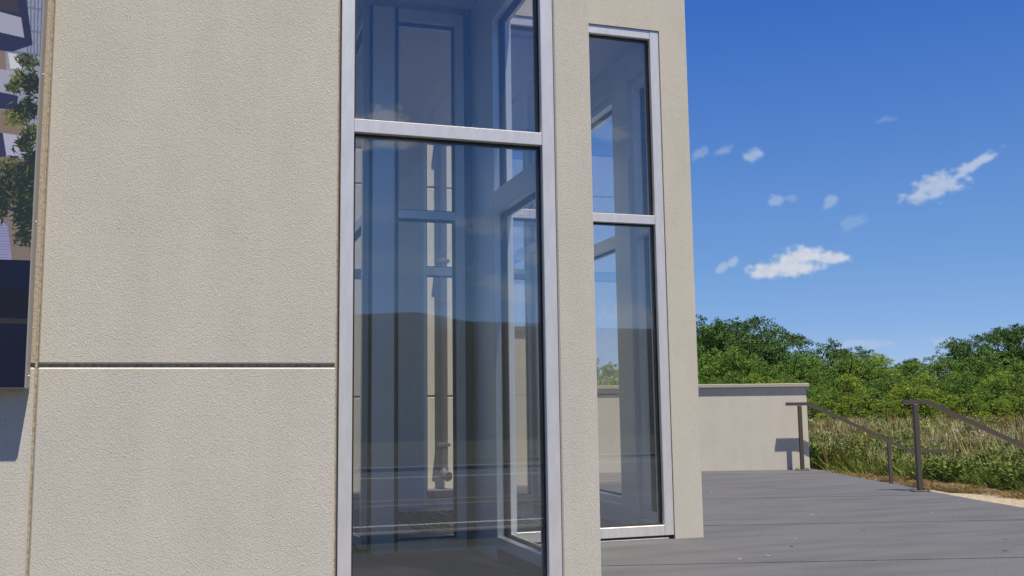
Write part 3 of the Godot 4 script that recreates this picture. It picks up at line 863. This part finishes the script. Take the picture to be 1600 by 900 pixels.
func tuft_mesh(sd: int, blades: int, high: float, spread: float, wide: float, lean: float, tints: Array, heads := Color(0, 0, 0, 0)) -> ArrayMesh:
	var r := RandomNumberGenerator.new()
	r.seed = sd
	var L := Leaves.new()
	for k in blades:
		var a := r.randf() * TAU
		var o := Vector3(cos(a), 0, sin(a))
		var p := o * spread * sqrt(r.randf())
		var h := high * r.randf_range(0.55, 1.1)
		var tip := p + Vector3(0, h, 0) + o * h * lean * r.randf() + Vector3(r.randfn(0, 0.04), 0, r.randfn(0, 0.04))
		var mid := p.lerp(tip, 0.55) + Vector3(0, h * 0.06, 0)
		var w := Vector3(-o.z, 0, o.x).rotated(Vector3.UP, r.randf_range(-1, 1)) * wide
		var c: Color = tints[r.randi() % tints.size()] * r.randf_range(1.25, 1.65)
		L.add(p - (mid - p) * 0.3, (mid - p) * 1.5, w, c)
		L.add(p.lerp(mid, 0.6), tip - p.lerp(mid, 0.6), w * 0.7, c)
		if heads.a > 0 and r.randf() < 0.6:
			for j in 3:
				L.add(tip, aim(r) * 0.035, aim(r) * 0.012, Color(heads.r, heads.g, heads.b))
	return L.mesh()

func leafy_mesh(sd: int, leaves: int, high: float, tints: Array) -> ArrayMesh:
	var r := RandomNumberGenerator.new()
	r.seed = sd
	var L := Leaves.new()
	for k in leaves:
		var d := aim(r)
		var y := r.randf() * high
		var p := Vector3(d.x, 0, d.z) * 0.2 * (1.2 - y / high) + Vector3(0, y, 0)
		var along := Vector3(d.x, r.randf_range(-0.2, 0.9), d.z).normalized() * r.randf_range(0.04, 0.09)
		L.add(p, along, along.cross(Vector3.UP).normalized() * 0.02, tints[r.randi() % tints.size()] * r.randf_range(1.0, 1.9))
	return L.mesh()

func spread(called: String, label: String, m: Mesh, places: Array):
	var mm := MultiMesh.new()
	mm.transform_format = MultiMesh.TRANSFORM_3D
	mm.use_colors = true
	mm.mesh = m
	mm.instance_count = places.size()
	for i in places.size():
		mm.set_instance_transform(i, places[i][0])
		mm.set_instance_color(i, places[i][1])
	var o := MultiMeshInstance3D.new()
	o.name = numbered(called)
	o.multimesh = mm
	o.material_override = M.blade
	add_child(o)
	tag(o, label, called.split("_")[-1], "", "stuff")

func build_meadow():
	var green := [Color(0.11, 0.135, 0.03), Color(0.145, 0.155, 0.045), Color(0.085, 0.11, 0.025), Color(0.16, 0.17, 0.055)]
	var straw := [Color(0.34, 0.28, 0.16), Color(0.27, 0.22, 0.13), Color(0.40, 0.34, 0.22)]
	var rust := [Color(0.20, 0.085, 0.035), Color(0.15, 0.075, 0.03), Color(0.10, 0.09, 0.03)]
	var kinds := {
		"meadow_grass": [tuft_mesh(1, 44, 0.31, 0.28, 0.0055, 1.1, green), "green grass and herbs of the rough meadow beyond the steps", 1.0],
		"dry_grass": [tuft_mesh(2, 30, 0.55, 0.2, 0.005, 0.4, straw), "straw coloured dry grass stalks standing in the meadow", 0.08],
		"leafy_weeds": [leafy_mesh(3, 110, 0.34, [Color(0.080, 0.105, 0.026), Color(0.11, 0.13, 0.034), Color(0.07, 0.088, 0.022)]), "broad leaved green weeds growing through the meadow", 0.55],
		"rusty_weeds": [tuft_mesh(4, 18, 0.62, 0.10, 0.012, 0.2, rust, Color(0.17, 0.085, 0.04)), "rust brown seeding weeds dotted about the meadow", 0.012],
		"yellow_flowers": [tuft_mesh(5, 12, 0.5, 0.14, 0.008, 0.3, green, Color(0.60, 0.50, 0.05)), "small yellow flowers dotted about the meadow", 0.012],
		"white_flowers": [tuft_mesh(6, 10, 0.55, 0.14, 0.008, 0.3, green, Color(0.75, 0.75, 0.70)), "small white flowers dotted about the meadow", 0.007],
	}
	var patch := FastNoiseLite.new()
	patch.seed = 12
	patch.frequency = 0.11
	var edge := [Vector2(13.2, -30.0), Vector2(14.0, -20.6), Vector2(14.4, -19.6), Vector2(14.35, -18.2), Vector2(14.25, -17.0), Vector2(13.9, -15.3), Vector2(13.7, -13.9), Vector2(13.9, -4.0)]
	for called in kinds:
		var places := []
		var wanted := int(27000 * kinds[called][2])
		var tries := 0
		while places.size() < wanted and tries < wanted * 6:
			tries += 1
			var dist := 14.0 * pow(95.0 / 14.0, pow(rng.randf(), 0.95))
			var az := deg_to_rad(rng.randf_range(17.0, 58.0))
			var p := Vector3(sin(az) * dist, LOW, -cos(az) * dist)
			# nearer than the soil's edge nothing grows
			var limit := 0.0
			for k in edge.size() - 1:
				if p.z >= edge[k].y and p.z <= edge[k + 1].y:
					limit = lerpf(edge[k].x, edge[k + 1].x, (p.z - edge[k].y) / (edge[k + 1].y - edge[k].y))
			if p.z > -4.0 or (p.z > -30.0 and p.x < limit + rng.randfn(0.15, 0.22)): continue
			if p.z <= -30.0 and p.x < 6.0: continue
			var n := patch.get_noise_2d(p.x, p.z)
			if called == "dry_grass" and n < rng.randf_range(-0.1, 0.3) and rng.randf() < 0.85: continue
			if called == "leafy_weeds" and n > rng.randf_range(-0.2, 0.4): continue
			if called == "rusty_weeds" and patch.get_noise_2d(p.x + 300, p.z) < 0.12 and rng.randf() < 0.8: continue
			var s := rng.randf_range(0.5, 1.25) * (1.0 + dist * 0.005) * (1.0 + 0.5 * patch.get_noise_2d(p.x * 3.0, p.z * 3.0 + 90.0))
			var wide := s * (1.0 + dist * 0.012)
			var b := Basis(Vector3.UP, rng.randf() * TAU).scaled(Vector3(wide, s * (0.75 if dist < 19.0 else 1.0), wide))
			var g := rng.randf_range(0.8, 1.2)
			places.append([Transform3D(b, p), Color(g * (0.97 + n * 0.25), g * 1.03, g * 0.9)])
		spread(called, kinds[called][1], kinds[called][0], places)
	# mown straw lying on the bare soil before the meadow
	var lying := []
	while lying.size() < 1500:
		var z := rng.randf_range(-21.0, -5.0)
		var near := 12.75
		var far := 14.2
		var x := rng.randf_range(near, far)
		if patch.get_noise_2d(x * 9.0, z * 9.0) < -0.05: continue
		var s := rng.randf_range(0.6, 1.3)
		var g := rng.randf_range(0.7, 1.15)
		lying.append([Transform3D(Basis(Vector3.UP, rng.randf() * TAU).scaled(Vector3.ONE * s), Vector3(x, LOW + 0.03, z)), Color(g, g * 0.93, g * 0.85)])
	spread("straw_litter", "flattened straw lying on the soil before the meadow", tuft_mesh(8, 24, 0.07, 0.2, 0.005, 4.0, [Color(0.24, 0.18, 0.09), Color(0.17, 0.12, 0.06), Color(0.11, 0.11, 0.04)]), lying)
